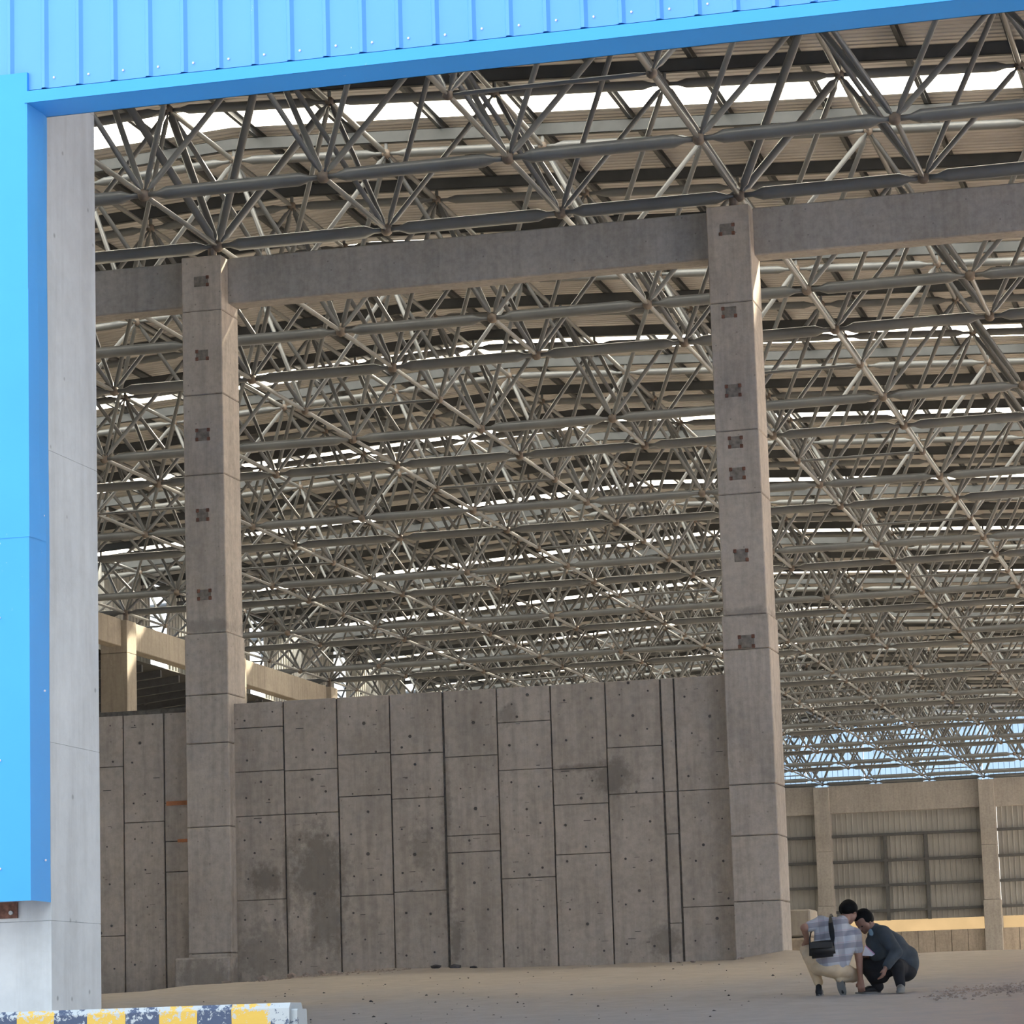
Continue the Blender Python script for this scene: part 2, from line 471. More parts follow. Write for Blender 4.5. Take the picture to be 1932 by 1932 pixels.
child(MB().bbox(-18.0, -17.05, 47.86, 48.2, 0.3, 1.42, 0.03), 'column_base', M['column'], colA)
colB = column(-8.75, -8.045, 48.0, 48.82, [11.53, 9.43, 8.40, 6.46, 5.91, 3.78, 2.98, 1.96], 13.14,
       [(-8.42, 12.74), (-8.44, 11.37), (-8.43, 10.08), (-8.43, 9.24), (-8.42, 8.73), (-8.42, 7.41), (-8.39, 6.03)],
       'right tall concrete column at the end of the wall, with seven rusty plates', 6.46)
column(0.25, 0.955, 48.0, 48.82, [11.5, 9.4, 6.5, 3.8], 13.14, [], 'concrete column off to the right carrying the beam end', 6.5)
def cbeam(x0, x1, label):
    b = MB().bbox(x0, x1, 48.35, 48.80, 12.36, 13.15, 0.02).build('concrete_beam', M['beam'])
    tag(b, label, 'beam', 'concrete tie beams')
cbeam(-26.07, -17.75, 'concrete tie beam running left from the left column to the jamb')
cbeam(-17.08, -8.74, 'concrete tie beam spanning between the two tall columns')
cbeam(-8.06, 0.27, 'concrete tie beam running right from the right column')

# ------------------------------------------------------------------ space frame
frame = empty('space_frame', (-14.0, 60.0, GZ)); tag(frame, 'grey tubular steel space frame hung beneath the roof', 'roof frame')
FINV = Matrix.Translation(frame.location).inverted()
R0, R1, C0, C1 = -3, 38, -7, 9
def exists(r, c): return not (r % 3 == 0 and c % 3 == 1)
def proj(p):
    p = Vector(p); d = p.dot(FW)
    if d <= 1: return None
    return 966 + FPX * p.dot(RX) / d, 966 - FPX * p.dot(UP) / d, d
def size_in_view(p0, p1, r):
    a = proj(p0); b = proj(p1)
    if a is None or b is None: return 0
    cx, cy = (a[0] + b[0]) / 2, (a[1] + b[1]) / 2
    if cx < 100 or cx > 2050 or cy < 60 or cy > 1550: return 0
    return math.hypot(a[0] - b[0], a[1] - b[1]) * (FPX * r / a[2]) + 1
mem = {'bottom_chord': [], 'top_chord': [], 'web_tube': []}
for r in range(R0, R1 + 1):
    for c in range(C0, C1 + 1):
        if not exists(r, c): continue
        p = BN(r, c)
        if c < C1 and exists(r, c + 1):
            thin = r % 3 == 0
            mem['bottom_chord'].append((p, BN(r, c + 1), 0.034 if thin else 0.108))
        if r < R1 and exists(r + 1, c):
            mem['bottom_chord'].append((p, BN(r + 1, c), 0.043))
        for a in (-.5, .5):
            for b in (-.5, .5):
                if r + a < R0 or r + a > R1: continue
                rad = 0.046
                if r in (2, 38) and c % 3 == 0: rad = 0.07
                elif r == 1 and a > 0: rad = 0.05
                mem['web_tube'].append((p, TN(r + a, c + b), rad))
rr = R0 + .5
while rr <= R1 - .5:
    cc = C0 - .5
    while cc <= C1 + .5:
        if cc < C1 + .5: mem['top_chord'].append((TN(rr, cc), TN(rr, cc + 1), 0.085))
        if rr < R1 - .5: mem['top_chord'].append((TN(rr, cc), TN(rr + 1, cc), 0.048))
        cc += 1
    rr += 1
cache = {}
def tube_obj(name, p0, p1, r, n):
    d = tuple(round(b - a, 3) for a, b in zip(p0, p1)) + (r, n)
    if d not in cache:
        L = math.sqrt(sum(k * k for k in d[:3]))
        u = Vector(d[:3]) / L
        gap = 0.085
        q0 = u * gap; q1 = u * (L - gap)
        cache[d] = MB().tube(q0, q1, r, n, 0.30 if r > 0.07 else 0.16, max(0.022, r * 0.42)).mesh(name, M['tube'], True)
    o = link(name, cache[d], frame); o.matrix_parent_inverse = FINV; o.location = p0
for kind, lst in mem.items():
    lst = [(size_in_view(*q), q) for q in lst]
    lst.sort(key=lambda t: -t[0])
    rest = MB()
    for i, (s, (p0, p1, r)) in enumerate(lst):
        if i < 300 and s > 0: tube_obj(kind, p0, p1, r, 14 if r > 0.07 else 10)
        else:
            d = np.array(p1) - np.array(p0); L = np.linalg.norm(d); d /= L
            near = p0[1] < 90
            rest.tube(np.array(p0) + d * 0.08, np.array(p1) - d * 0.08, r, 10 if (near and r > .07) else (8 if near else 6), 0.28 if r > .07 else 0.16, max(0.022, r * 0.42), cap=False)
    o = child(rest, kind, M['tube'], frame, True); o['kind'] = 'stuff'
nodes = []
for r in range(R0, R1 + 1):
    for c in range(C0, C1 + 1):
        if exists(r, c): nodes.append((BN(r, c), 0.105 if r % 3 else 0.085))
    if r < R1:
        for c in range(C0 - 1, C1 + 1): nodes.append((TN(r + .5, c + .5), 0.09))
nodes = sorted(nodes, key=lambda q: -size_in_view(q[0], (q[0][0] + .1, q[0][1], q[0][2]), q[1]))
ballm = {q: MB().ball((0, 0, 0), q, 10, 6).mesh('node_ball', M['ball'], True) for q in (0.105, 0.085, 0.09)}
rest = MB()
for i, (p, q) in enumerate(nodes):
    if i < 250:
        o = link('node_ball', ballm[q], frame); o.matrix_parent_inverse = FINV; o.location = p
    else: rest.ball(p, q, 6, 4)
child(rest, 'node_ball', M['ball'], frame, True, kind='stuff')
# bearings under the frame on the column heads
for c in (-3, 0, 3, 6):
    p = BN(2, c)
    b = MB().tube((p[0] - .1, p[1], 13.14), (p[0] - .1, p[1], GZ - 0.04), 0.075, 10)
    b.box(p[0] - .32, p[0] + .12, p[1] - .2, p[1] + .2, 13.13, 13.155)
    child(b, 'bearing', M['ball'], frame)

# ------------------------------------------------------------------ roof deck
roof = empty('ceiling', (-14.0, 90.0, 17.0)); tag(roof, 'pale ribbed sheet roof with skylight strips', kind='structure')
def ribbed(y0, y1, x0, x1, z0, z1, pitch=0.2, h=0.03):
    """sheet with ribs running along X, between two eave/ridge lines"""
    prof = []; y = y0
    while y < y1 - 1e-6:
        e = min(pitch, y1 - y)
        prof += [(y, 0), (y + e * .62, 0), (y + e * .7, h), (y + e * .92, h)]; y += pitch
    prof.append((y1, 0))
    mb = MB()
    for (y, dz) in prof:
        mb.v.append((x0, y, z0 + dz)); mb.v.append((x1, y, z1 + dz))
    for i in range(len(prof) - 1): mb.f.append((2 * i, 2 * i + 1, 2 * i + 3, 2 * i + 2))
    return mb
SKY_ROWS = [3.07 + 3 * k for k in range(-3, 12)]
edges = [YF]
for r in SKY_ROWS:
    y0 = GY + r * SY; y1 = y0 + 1.30
    if y0 < 40: continue  # nearest strips left out, unseen, so no sun patch reaches the jamb
    edges += [y0, y1]
edges.append(YB)
for i in range(len(edges) - 1):
    a, b = edges[i], edges[i + 1]
    lit = i % 2 == 1
    for (x0, x1) in ((XL, XR), (XR, XE)):
        xm = -1.5 if (lit and a < 70 and x1 > 0) else x1           # front strips cut short out of view, keeping sun stripes off the drive
        mb = ribbed(a, b, x0, xm, deckz(x0), deckz(xm))
        child(mb, 'skylight_panel' if lit else 'roof_sheet', M['skylight'] if lit else M['sheet'], roof)
        if xm < x1: child(ribbed(a, b, xm, x1, deckz(xm), deckz(x1)), 'roof_sheet', M['sheet'], roof)
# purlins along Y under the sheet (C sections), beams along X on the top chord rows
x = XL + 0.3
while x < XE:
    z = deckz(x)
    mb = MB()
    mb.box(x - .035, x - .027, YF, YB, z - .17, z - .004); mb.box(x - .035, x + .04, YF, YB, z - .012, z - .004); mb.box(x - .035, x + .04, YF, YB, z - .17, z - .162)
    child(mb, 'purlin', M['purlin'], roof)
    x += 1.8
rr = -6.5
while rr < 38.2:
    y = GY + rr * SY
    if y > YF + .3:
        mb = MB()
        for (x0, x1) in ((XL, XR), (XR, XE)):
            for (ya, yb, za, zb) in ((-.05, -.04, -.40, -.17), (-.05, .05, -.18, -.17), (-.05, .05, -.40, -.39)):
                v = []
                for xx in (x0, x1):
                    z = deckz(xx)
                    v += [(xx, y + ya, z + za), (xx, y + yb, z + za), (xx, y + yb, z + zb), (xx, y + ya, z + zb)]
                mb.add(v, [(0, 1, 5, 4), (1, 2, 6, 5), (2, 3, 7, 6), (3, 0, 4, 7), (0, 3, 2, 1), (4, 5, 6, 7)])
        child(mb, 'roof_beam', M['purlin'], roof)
        if rr >= R0:
            mb = MB()
            cc = C0 - .5
            while cc <= C1 + .5:
                p = TN(rr, cc); mb.tube(p, (p[0], p[1], p[2] + DECK - .4), 0.035, 6, cap=False); cc += 1
            child(mb, 'roof_post', M['tube'], roof)
    rr += 1

# ------------------------------------------------------------------ left side: columns, beams, aisle
def vsiding(axis, fixed, a0, a1, z0, z1, pitch, h, zslope=None):
    """vertical-ribbed siding in plane axis='x' (constant X, runs along Y) or 'y' (constant Y, runs along X)"""
    prof = []; t = a0
    while t < a1 - 1e-6:
        e = min(pitch, a1 - t)
        prof += [(t, 0), (t + e * .7, 0), (t + e * .76, h), (t + e * .94, h)]; t += pitch
    prof.append((a1, 0)); mb = MB()
    for (t, d) in prof:
        for z in (z0, z1):
            mb.v.append((fixed + d, t, z) if axis == 'x' else (t, fixed - d, z))
    for i in range(len(prof) - 1): mb.f.append((2 * i, 2 * i + 2, 2 * i + 3, 2 * i + 1))
    return mb
wl_ = empty('wall_left', (-38.2, 90.0, 13.0)); tag(wl_, 'pale ribbed cladding band with open gaps above the left beams', kind='structure')
gaps = [(GY + r * SY - .95, GY + r * SY + .75) for r in (8, 11, 14, 17, 20, 23, 26, 29, 32, 35)]
a = 44.0
for g0, g1 in gaps + [(YB, YB)]:
    child(vsiding('x', -38.1, a, g0, 12.9, deckz(-38.1), 0.3, 0.05), 'cladding_sheet', M['sidingpale'], wl_)
    a = g1
child(vsiding('x', -38.1, YF, 44.0, -1.0, deckz(-38.1), 0.3, 0.05), 'cladding_sheet', M['siding'], wl_)
aisle = empty('roof_aisle', (-50.0, 100.0, 12.0)); tag(aisle, 'dark low roof of the side aisle behind the left columns', kind='structure')
mb = MB(); mb.add([(-36.0, 44, 12.25), (-36.0, YB, 12.25), (-62, YB, 9.8), (-62, 44, 9.8)], [(0, 1, 2, 3)])
child(mb, 'roof_sheet', M['darkroof'], aisle)
mb = MB(); mb.box(-62.2, -62, 44, YB, 0, 10.0); mb.box(-62, -38.2, 43.8, 44, 0, 12.9); child(mb, 'aisle_wall', M['darkroof'], aisle)
mb = MB(); mb.box(-38.3, -38.0, 44, YB, 12.13, 12.95); child(mb, 'gutter', M['sidingpale'], aisle)
y = 46.0
while y < 140:
    mb = MB(); mb.add([(-36.2, y, 12.0), (-36.2, y + .12, 12.0), (-36.2, y + .12, 12.25), (-36.2, y, 12.25), (-62, y, 9.55), (-62, y + .12, 9.55), (-62, y + .12, 9.8), (-62, y, 9.8)],
                      [(0, 1, 5, 4), (1, 2, 6, 5), (2, 3, 7, 6), (3, 0, 4, 7), (0, 3, 2, 1), (4, 5, 6, 7)])
    child(mb, 'joist', M['girt'], aisle); y += 1.7
ordn = {14: 'nearest', 17: 'second', 20: 'third', 23: 'fourth', 26: 'fifth'}
for r in (11, 14, 17, 20):
    yc = GY + r * SY
    if r > 11:
        root = empty('concrete_column', (-35.5, yc, 1.0))
        tag(root, {14: 'nearest pale column of the left row, its right side lit warm', 17: 'second column of the left row, mostly hidden behind the left tall column',
                   20: 'third column of the left row, only its head shows above the wall'}[r], 'column', 'concrete columns')
        for a, b in ((0.8, 3.2), (3.2, 6.0), (6.0, 9.6), (9.6, 12.1), (12.1, 13.12)):
            child(MB().bbox(-35.95, -35.07, yc - .4, yc + .4, a + .004, b - .004, .012), 'column_segment', M['pale'], root)
    if r < 20:
        bb = MB().bbox(-35.7, -35.25, yc + .4, yc + 3 * SY - .4, 12.30, 13.15, .02).build('concrete_beam', M['pale'])
        tag(bb, {11: 'pale side beam between the jamb and the nearest left-row column', 14: 'pale side beam seen between the jamb and the left tall column',
                 17: 'pale side beam seen just right of the left tall column'}[r], 'beam', 'concrete tie beams')
    mb = MB().tube((GX - 6 * SX, yc, 13.12), (GX - 6 * SX, yc, GZ - .05), .08, 8)
    child(mb, 'bearing', M['ball'], frame)

# ------------------------------------------------------------------ far end wall
YE = GY + 38 * SY
wb = empty('wall_back', (-20, YE + .5, 1.0)); tag(wb, 'far end wall of grey ribbed siding on girts', kind='structure')
bays = [(-53.7, -44.7), (-44.7, -35.7), (-35.7, -26.7), (-25.9, -17.55), (-16.7, -8.5), (-7.7, 0.5), (0.5, 12)]
for (x0, x1) in bays:
    child(vsiding('y', YE + .35, x0, x1, 5.72, 12.3, 0.3, 0.04), 'siding_panel', M['siding'], wb)
for z in (10.5, 9.07, 7.7, 6.3):
    for (x0, x1) in bays:
        child(MB().box(x0, x1, YE + .05, YE + .28, z - .13, z + .02), 'girt', M['girt'], wb)
for xp in (-22.92, -20.65):
    child(MB().box(xp - .09, xp + .09, YE + .02, YE + .28, 5.7, 10.45), 'wind_post', M['girt'], wb)
for (x0, x1) in bays:
    child(MB().bbox(x0 - .02, x1 + .02, YE - .1, YE + .4, 11.72, 13.28, .02), 'end_beam', M['beam'], wb)
    child(MB().box(x0, x1, YE + .45, YE + .5, 4.9, 5.8), 'translucent_strip', M['tanglow'], wb)
    w = 0.915; x = x0
    while x < x1 - .2:
        e = min(x + w, x1)
        if proj((x, YE, 4)) and 1400 < proj((x, YE, 4))[0] < 2000:
            child(MB().bbox(x + .012, e - .012, YE - .12, YE + .4, 0.5, 5.06, .01), 'panel', M['wall'], wb)
        x = e
    if not 1400 < proj(((x0 + x1) / 2, YE, 4))[0] < 2100:
        child(MB().box(x0, x1, YE - .12, YE + .4, 0.5, 5.06), 'plinth', M['wall'], wb)
x = -53.7
while x < 11:
    child(vsiding('y', YE + .9, x + .02, min(x + 3.3, 12) - .02, 13.3, 17.0, 0.3, 0.03), 'clerestory_sheet', M['clerestory'], wb)
    x += 3.3
child(MB().box(-53.7, 12, YE + .85, YE + .95, 13.22, 13.3), 'sill', M['girt'], wb)
for i, xc in enumerate((-26.3, -17.13)):
    root = empty('concrete_column', (xc, YE, 1.0))
    tag(root, ['left column of the far end wall, beside the right tall column', 'right column of the far end wall, right of the crouching men'][i], 'column', 'concrete columns')
    for a, b in ((0.6, 3.4), (3.4, 6.6), (6.6, 9.6), (9.6, 13.2)):
        e = .05 if b < 7 else 0
        child(MB().bbox(xc - .42 - e, xc + .42 + e, YE - .5 - e, YE + .4, a + .006, b - .006, .015), 'column_segment', M['beam'], root)

# ------------------------------------------------------------------ blue front with door
YFR = 16.0
XJ = -6.845
wf = empty('wall_front', (-3.0, YFR, 5.4)); tag(wf, 'sky blue ribbed sheet facade over the open doorway', kind='structure')
def front_sheet(x0, n, z0, z1):
    """one cladding sheet with n narrow trapezoid ribs at 0.2125 m"""
    p = 0.2125; prof = [(x0, 0)]
    for k in range(n):
        c = x0 + p * (k + .5)
        prof += [(c - .024, 0), (c - .014, .020), (c + .004, .020), (c + .022, 0)]
    prof.append((x0 + p * n, 0)); mb = MB()
    for (t, d) in prof:
        for z in (z0, z1): mb.v.append((t, YFR - d, z))
    for i in range(len(prof) - 1): mb.f.append((2 * i, 2 * i + 2, 2 * i + 3, 2 * i + 1))
    return mb
x = -7.27
while x < 34:
    child(front_sheet(x, 4, 5.46, 17.3), 'cladding_sheet', M['blue'], wf); x += 0.85
x = 8.03 + .0
while x < 34:
    child(front_sheet(x, 4, 0.83, 5.46), 'cladding_sheet', M['blue'], wf); x += 0.85
x = -7.27 - .85
while x > -39:
    child(front_sheet(x, 4, 0.83, 17.3), 'cladding_sheet', M['blue'], wf); x -= 0.85
child(MB().box(-7.27, XJ - .3, YFR - .002, YFR + .004, 0.9, 5.5), 'cladding_sheet', M['blue'], wf)
scr = MB()
x = -7.27 + .2125 * .5 + .055
while x < 1:
    scr.ball((x, YFR - .004, 5.515 + rng.normal() * .004), .0075, 6, 4); x += .2125
for z in (5.0, 4.2, 3.3, 2.4, 1.6, 1.0):
    scr.ball((-7.02, YFR - .030, z), .007, 6, 4)
for z in (3.0, 2.0, 1.05): scr.ball((XJ + .006, YFR + .18, z), .007, 6, 4)
child(scr, 'screw', M['screw'], wf, kind='stuff')
# lintel flashing: fascia, soffit and rear upstand
mb = MB()
mb.box(XJ - .01, 8.0, YFR - .034, YFR - .026, 5.375, 5.445)
mb.add([(XJ - .01, YFR - .034, 5.445), (8.0, YFR - .034, 5.445), (8.0, YFR - .002, 5.455), (XJ - .01, YFR - .002, 5.455)], [(0, 1, 2, 3)])
mb.box(XJ - .01, 8.0, YFR - .03, YFR + .27, 5.375, 5.385)
mb.box(XJ - .01, 8.0, YFR + .262, YFR + .27, 5.375, 5.6)
child(mb, 'lintel_flashing', M['blueshaded'], wf)
# jamb flashing in lapped lengths, slightly bowed return
def jamb(z0, z1, e):
    mb = MB(); n = 14
    rows = []
    for k in range(n + 1):
        z = z0 + (z1 - z0) * k / n
        w = 0.006 * math.sin(z * 2.3 + 1) + 0.004 * math.sin(z * 5.1)
        rows.append([(-7.30, YFR - .024 - e, z), (-6.98, YFR - .026 - e, z), (XJ + .004 + e, YFR - .026 - e, z), (XJ + .004 + e + w * .6, YFR + .12, z), (XJ + .002 + w, YFR + .2, z), (XJ - .004 + w * .4, YFR + .276, z)])
    for r_ in rows: mb.v += r_
    for k in range(n):
        for i in range(5): mb.f.append((k * 6 + i, k * 6 + i + 1, (k + 1) * 6 + i + 1, (k + 1) * 6 + i))
    return mb
child(jamb(0.82, 2.9, 0.0), 'corner_flashing', M['blueshaded'], wf)
child(jamb(2.85, 4.28, 0.003), 'corner_flashing', M['blueshaded'], wf)
child(jamb(4.25, 5.56, 0.0), 'corner_flashing', M['blueshaded'], wf)
child(MB().box(-40, XJ - .3, YFR + .1, YFR + .2, 0.85, 0.95), 'girt', M['girt'], wf)
root = empty('concrete_column', (-7.2, 16.65, -0.7)); tag(root, 'smooth pale concrete door jamb column beneath the blue cladding', 'column', 'concrete columns')
for a, b in ((-1.2, 0.72), (0.72, 1.72), (1.72, 3.4), (3.4, 5.6), (5.6, 12.0)):
    child(MB().bbox(-7.75, XJ - .006, YFR + .285, 17.02, a, b - .001, .002), 'column_segment', M['jamb'], root)
bk = MB().box(-7.4, -7.05, YFR + .27, YFR + .285, .74, .83)
bko = child(bk, 'steel_bracket', M['rust'], root)
bo = MB().tube((-7.085, YFR + .255, .77), (-7.085, YFR + .28, .77), .012, 8).build('bolt', M['sidingpale'], bko)
# far side of the doorway, outside the picture
child(MB().bbox(8.0, 8.8, YFR + .285, 17.02, -1.2, 12.0, .008), 'door_post', M['jamb'], wf)

# added wall out of view right of the doorway, cuts light on the jamb
wr_ = empty('shade_wall_right', (9.2, 2.0, -1.0)); tag(wr_, 'added dark wall out of view right of the doorway, shading the jamb', kind='structure')
y = -14.0
while y < 15.9:
    child(vsiding('x', 9.2, y, min(y + 3.0, 15.97), -1.6, 15.0, 0.3, -0.04), 'cladding_sheet', M['shadewall'], wr_); y += 3.0
child(MB().box(9.25, 9.55, -14.0, 15.9, -1.7, 15.0), 'wall_core', M['pale'], wr_)

# ------------------------------------------------------------------ traffic barrier
XB0, XB1, YB0 = -9.0, -4.665, 14.0
prof = [(0.02, 0.19), (0.0, 0.165), (-0.03, -0.35), (-0.16, -0.62), (-0.16, -0.78), (0.36, -0.78), (0.36, -0.62), (0.23, -0.35), (0.2, 0.165), (0.18, 0.19)]
bm = bmesh.new()
va = [bm.verts.new((XB0, YB0 + a, z)) for a, z in prof]; vb = [bm.verts.new((XB1, YB0 + a, z)) for a, z in prof]
n = len(prof)
for i in range(n): bm.faces.new((va[i], va[(i + 1) % n], vb[(i + 1) % n], vb[i]))
bm.faces.new(va); bm.faces.new(vb[::-1])
bmesh.ops.recalc_face_normals(bm, faces=bm.faces[:])
bmesh.ops.bevel(bm, geom=[e for e in bm.edges if all(abs(v.co.x - XB1) < 1e-5 for v in e.verts)], offset=.03, segments=2, affect='EDGES')
me = bpy.data.meshes.new('traffic_barrier'); bm.to_mesh(me); bm.free(); me.materials.append(M['barrier'])
tag(link('traffic_barrier', me), 'concrete road barrier with worn yellow and black stripes before the jamb', 'barrier')

# ------------------------------------------------------------------ block and debris by the right column
def rock(r, seed, flat=0.65):
    g_ = np.random.default_rng(seed); bm = bmesh.new(); bmesh.ops.create_icosphere(bm, subdivisions=1, radius=r)
    for v in bm.verts: v.co *= g_.uniform(0.7, 1.15); v.co.z *= flat
    me = bpy.data.meshes.new('stone'); bm.to_mesh(me); bm.free(); return me
blk = MB().bbox(-9.75, -8.85, 56.0, 56.9, 1.62, 2.11, .03)
bo = blk.build('concrete_block', M['pale']); tag(bo, 'upper tan concrete block stacked behind the right tall column', 'block')
blk = MB().bbox(-9.75, -8.80, 55.95, 56.95, 1.07, 1.60, .04)
bo = blk.build('concrete_block', M['earth']); tag(bo, 'lower rough concrete block under the tan one behind the right column', 'block')
specs = [(-15.9, 47.6, .10), (-15.6, 47.4, .07), (-16.3, 47.3, .11), (-15.2, 47.6, .06), (-14.9, 47.9, .05), (-16.8, 47.0, .09), (-15.45, 47.75, .09), (-18.7, 46.2, .16), (-19.2, 46.5, .12), (-18.3, 46.0, .08)]
nth = ['leftmost', 'second', 'third', 'fourth', 'fifth', 'sixth', 'seventh', 'eighth', 'ninth', 'tenth']
specs.sort()
for i, (x, y, r) in enumerate(specs):
    me = rock(r, i + 11); me.materials.append(M['stone'])
    o = link('stone', me, None, (x, y, gz2(x, y) + r * .3))
    tag(o, nth[i] + ' of the loose broken stones along the left foot of the wall', 'stone', 'stones at the wall foot')
for i, (x, y, r) in enumerate([(-13.6, 47.9, .10), (-13.3, 47.9, .12), (-13.0, 48.0, .07), (-9.6, 47.6, .05), (-9.4, 47.7, .05), (-8.6, 47.5, .07)]):
    me = rock(r, i + 51, .4); me.materials.append(M['coal'] if i < 3 else M['stone'])
    tag(link('stone', me, None, (x, y, gz2(x, y) + r * .2)), ['left', 'middle', 'right'][i] + ' of three dark crumbled lumps at the wall foot' if i < 3 else ['left', 'middle', 'right'][i - 3] + ' of three small stones in the dirt by the right tall column', 'stone', 'dark lumps' if i < 3 else 'stones by the right column')
def scatter(name, n, f, rmin, rmax, mat, label):
    mb = MB(); g_ = np.random.default_rng(n)
    base = [np.array(v) for v in [(1, 0, 0), (-1, 0, 0), (0, 1, 0), (0, -1, 0), (0, 0, 1), (0, 0, -1)]]
    fc = [(0, 2, 4), (2, 1, 4), (1, 3, 4), (3, 0, 4), (2, 0, 5), (1, 2, 5), (3, 1, 5), (0, 3, 5)]
    for _ in range(n):
        x, y = f(g_); r = g_.uniform(rmin, rmax) * g_.uniform(.5, 1); a = g_.uniform(0, 6.28); ca, sa = math.cos(a), math.sin(a)
        s = [g_.uniform(.6, 1.2) for _ in range(6)]
        z = gz2(x, y)
        mb.add([(x + r * s[k] * (v[0] * ca - v[1] * sa), y + r * s[k] * (v[0] * sa + v[1] * ca), z + r * .6 * s[k] * v[2]) for k, v in enumerate(base)], fc)
    tag(mb.build(name, mat), label, 'gravel', kind='stuff')
scatter('gravel', 1600, lambda g_: (lambda t: (-4.1 + 3.0 * t + abs(g_.normal()) * .12, 33.6 + 5.5 * t * g_.uniform(.1, 1) + g_.normal() * .6))(g_.uniform(0, 1)), .014, .05, M['stone'], 'loose gravel scattered on the drive right of the two men')
scatter('coal_chips', 260, lambda g_: (g_.uniform(-14, -5.7), 30 + 18 * g_.uniform(0, 1) ** 1.3), .006, .03, M['coal'], 'dark chips strewn across the drive')
scatter('rubble', 260, lambda g_: (g_.uniform(-16.6, -14.0), 47.3 + g_.normal() * .3), .02, .06, M['stone'], 'fine rubble along the left foot of the wall')

# ------------------------------------------------------------------ people
def blob(name, shapes, mat, voxel=0.008, smooth=4, parent=None, origin=(0, 0, 0), k=0.012):
    """one skin around round cones ('c',p0,r0,p1,r1) and ellipsoids ('e',c,(rx,ry,rz),(ax,ay,az)), by surface nets"""
    from mathutils import Euler
    lo = np.full(3, 1e9); hi = -lo; items = []
    for q in shapes:
        if q[0] == 'c':
            p0, r0, p1, r1 = np.array(q[1], float), q[2], np.array(q[3], float), q[4]
            l = np.minimum(p0 - r0, p1 - r1); h = np.maximum(p0 + r0, p1 + r1)
        else:
            R_ = max(q[2]); c = np.array(q[1], float); l = c - R_; h = c + R_
        items.append((q, l, h)); lo = np.minimum(lo, l); hi = np.maximum(hi, h)
    lo -= 4 * voxel + k; hi += 4 * voxel + k
    n = np.ceil((hi - lo) / voxel).astype(int) + 1
    F = np.full(n, 1.0)
    ax = [lo[i] + np.arange(n[i]) * voxel for i in range(3)]
    for q, l, h in items:
        m_ = 3 * voxel + 2 * k
        i0 = np.maximum(0, ((l - m_ - lo) / voxel).astype(int)); i1 = np.minimum(n, ((h + m_ - lo) / voxel).astype(int) + 2)
        sl = tuple(slice(a_, b_) for a_, b_ in zip(i0, i1))
        X, Y, Z = np.meshgrid(*[ax[i][sl[i]] for i in range(3)], indexing='ij')
        Pp = np.stack([X, Y, Z], -1)
        if q[0] == 'c':
            p0, r0, p1, r1 = np.array(q[1], float), q[2], np.array(q[3], float), q[4]
            d = p1 - p0; L2 = max(1e-9, d @ d)
            t = np.clip(((Pp - p0) @ d) / L2, 0, 1)
            D = np.linalg.norm(Pp - p0 - t[..., None] * d, axis=-1) - (r0 + (r1 - r0) * t)
        else:
            R_ = np.array(Euler(q[3] if len(q) > 3 else (0, 0, 0)).to_matrix())
            u = (Pp - np.array(q[1])) @ R_ / np.array(q[2])
            D = (np.linalg.norm(u, axis=-1) - 1) * min(q[2])
        G = F[sl]
        hh = np.maximum(k - np.abs(G - D), 0) / k
        F[sl] = np.minimum(G, D) - hh * hh * k * .25
    S = F < 0
    c8 = [(a_, b_, c_) for a_ in (0, 1) for b_ in (0, 1) for c_ in (0, 1)]
    def sub(A, o): return A[o[0]:n[0] - 1 + o[0], o[1]:n[1] - 1 + o[1], o[2]:n[2] - 1 + o[2]]
    cnt = sum(sub(S, o).astype(int) for o in c8)
    act = (cnt > 0) & (cnt < 8)
    ids = np.full(act.shape, -1); idx = np.argwhere(act); ids[act] = np.arange(len(idx))
    acc = np.zeros((len(idx), 3)); num = np.zeros(len(idx))
    for a_ in range(8):
        for b_ in range(a_ + 1, 8):
            o, w = np.array(c8[a_]), np.array(c8[b_])
            if np.abs(o - w).sum() != 1: continue
            fa = F[tuple((idx + o).T)]; fb = F[tuple((idx + w).T)]
            cr = (fa < 0) != (fb < 0)
            t = np.where(cr, fa / np.where(cr, fa - fb, 1), 0)
            acc += np.where(cr[:, None], o + t[:, None] * (w - o), 0); num += cr
    V = lo + (idx + acc / num[:, None]) * voxel
    faces = []
    for axn in range(3):
        e = np.zeros(3, int); e[axn] = 1; u = (axn + 1) % 3; w = (axn + 2) % 3
        A = S; sh_ = [slice(1, n[0] - 1)] * 3; sh_ = [slice(1, n[i] - 1) for i in range(3)]
        b0 = A[tuple(sh_)]; sh2 = list(sh_); sh2[axn] = slice(2, n[axn]); b1 = A[tuple(sh2)]
        cr = np.argwhere(b0 != b1) + 1
        cr = cr[cr[:, axn] < n[axn] - 1]
        fl = S[tuple(cr.T)]
        U = np.zeros(3, int); U[u] = 1; W = np.zeros(3, int); W[w] = 1
        q = np.stack([ids[tuple((cr - U - W).T)], ids[tuple((cr - W).T)], ids[tuple(cr.T)], ids[tuple((cr - U).T)]], 1)
        q[~fl] = q[~fl][:, ::-1]
        faces.append(q[(q >= 0).all(1)])
    Q = np.concatenate(faces)
    for _ in range(smooth):
        s_ = np.zeros_like(V); d_ = np.zeros(len(V))
        for a_, b_ in ((0, 1), (1, 2), (2, 3), (3, 0)):
            np.add.at(s_, Q[:, a_], V[Q[:, b_]]); np.add.at(d_, Q[:, a_], 1)
            np.add.at(s_, Q[:, b_], V[Q[:, a_]]); np.add.at(d_, Q[:, b_], 1)
        V = V * .5 + .5 * s_ / np.maximum(d_, 1)[:, None]
    me = bpy.data.meshes.new(name); me.from_pydata(V.tolist(), [], Q.tolist()); me.update(); me.materials.append(mat)
    me.polygons.foreach_set('use_smooth', [True] * len(me.polygons))
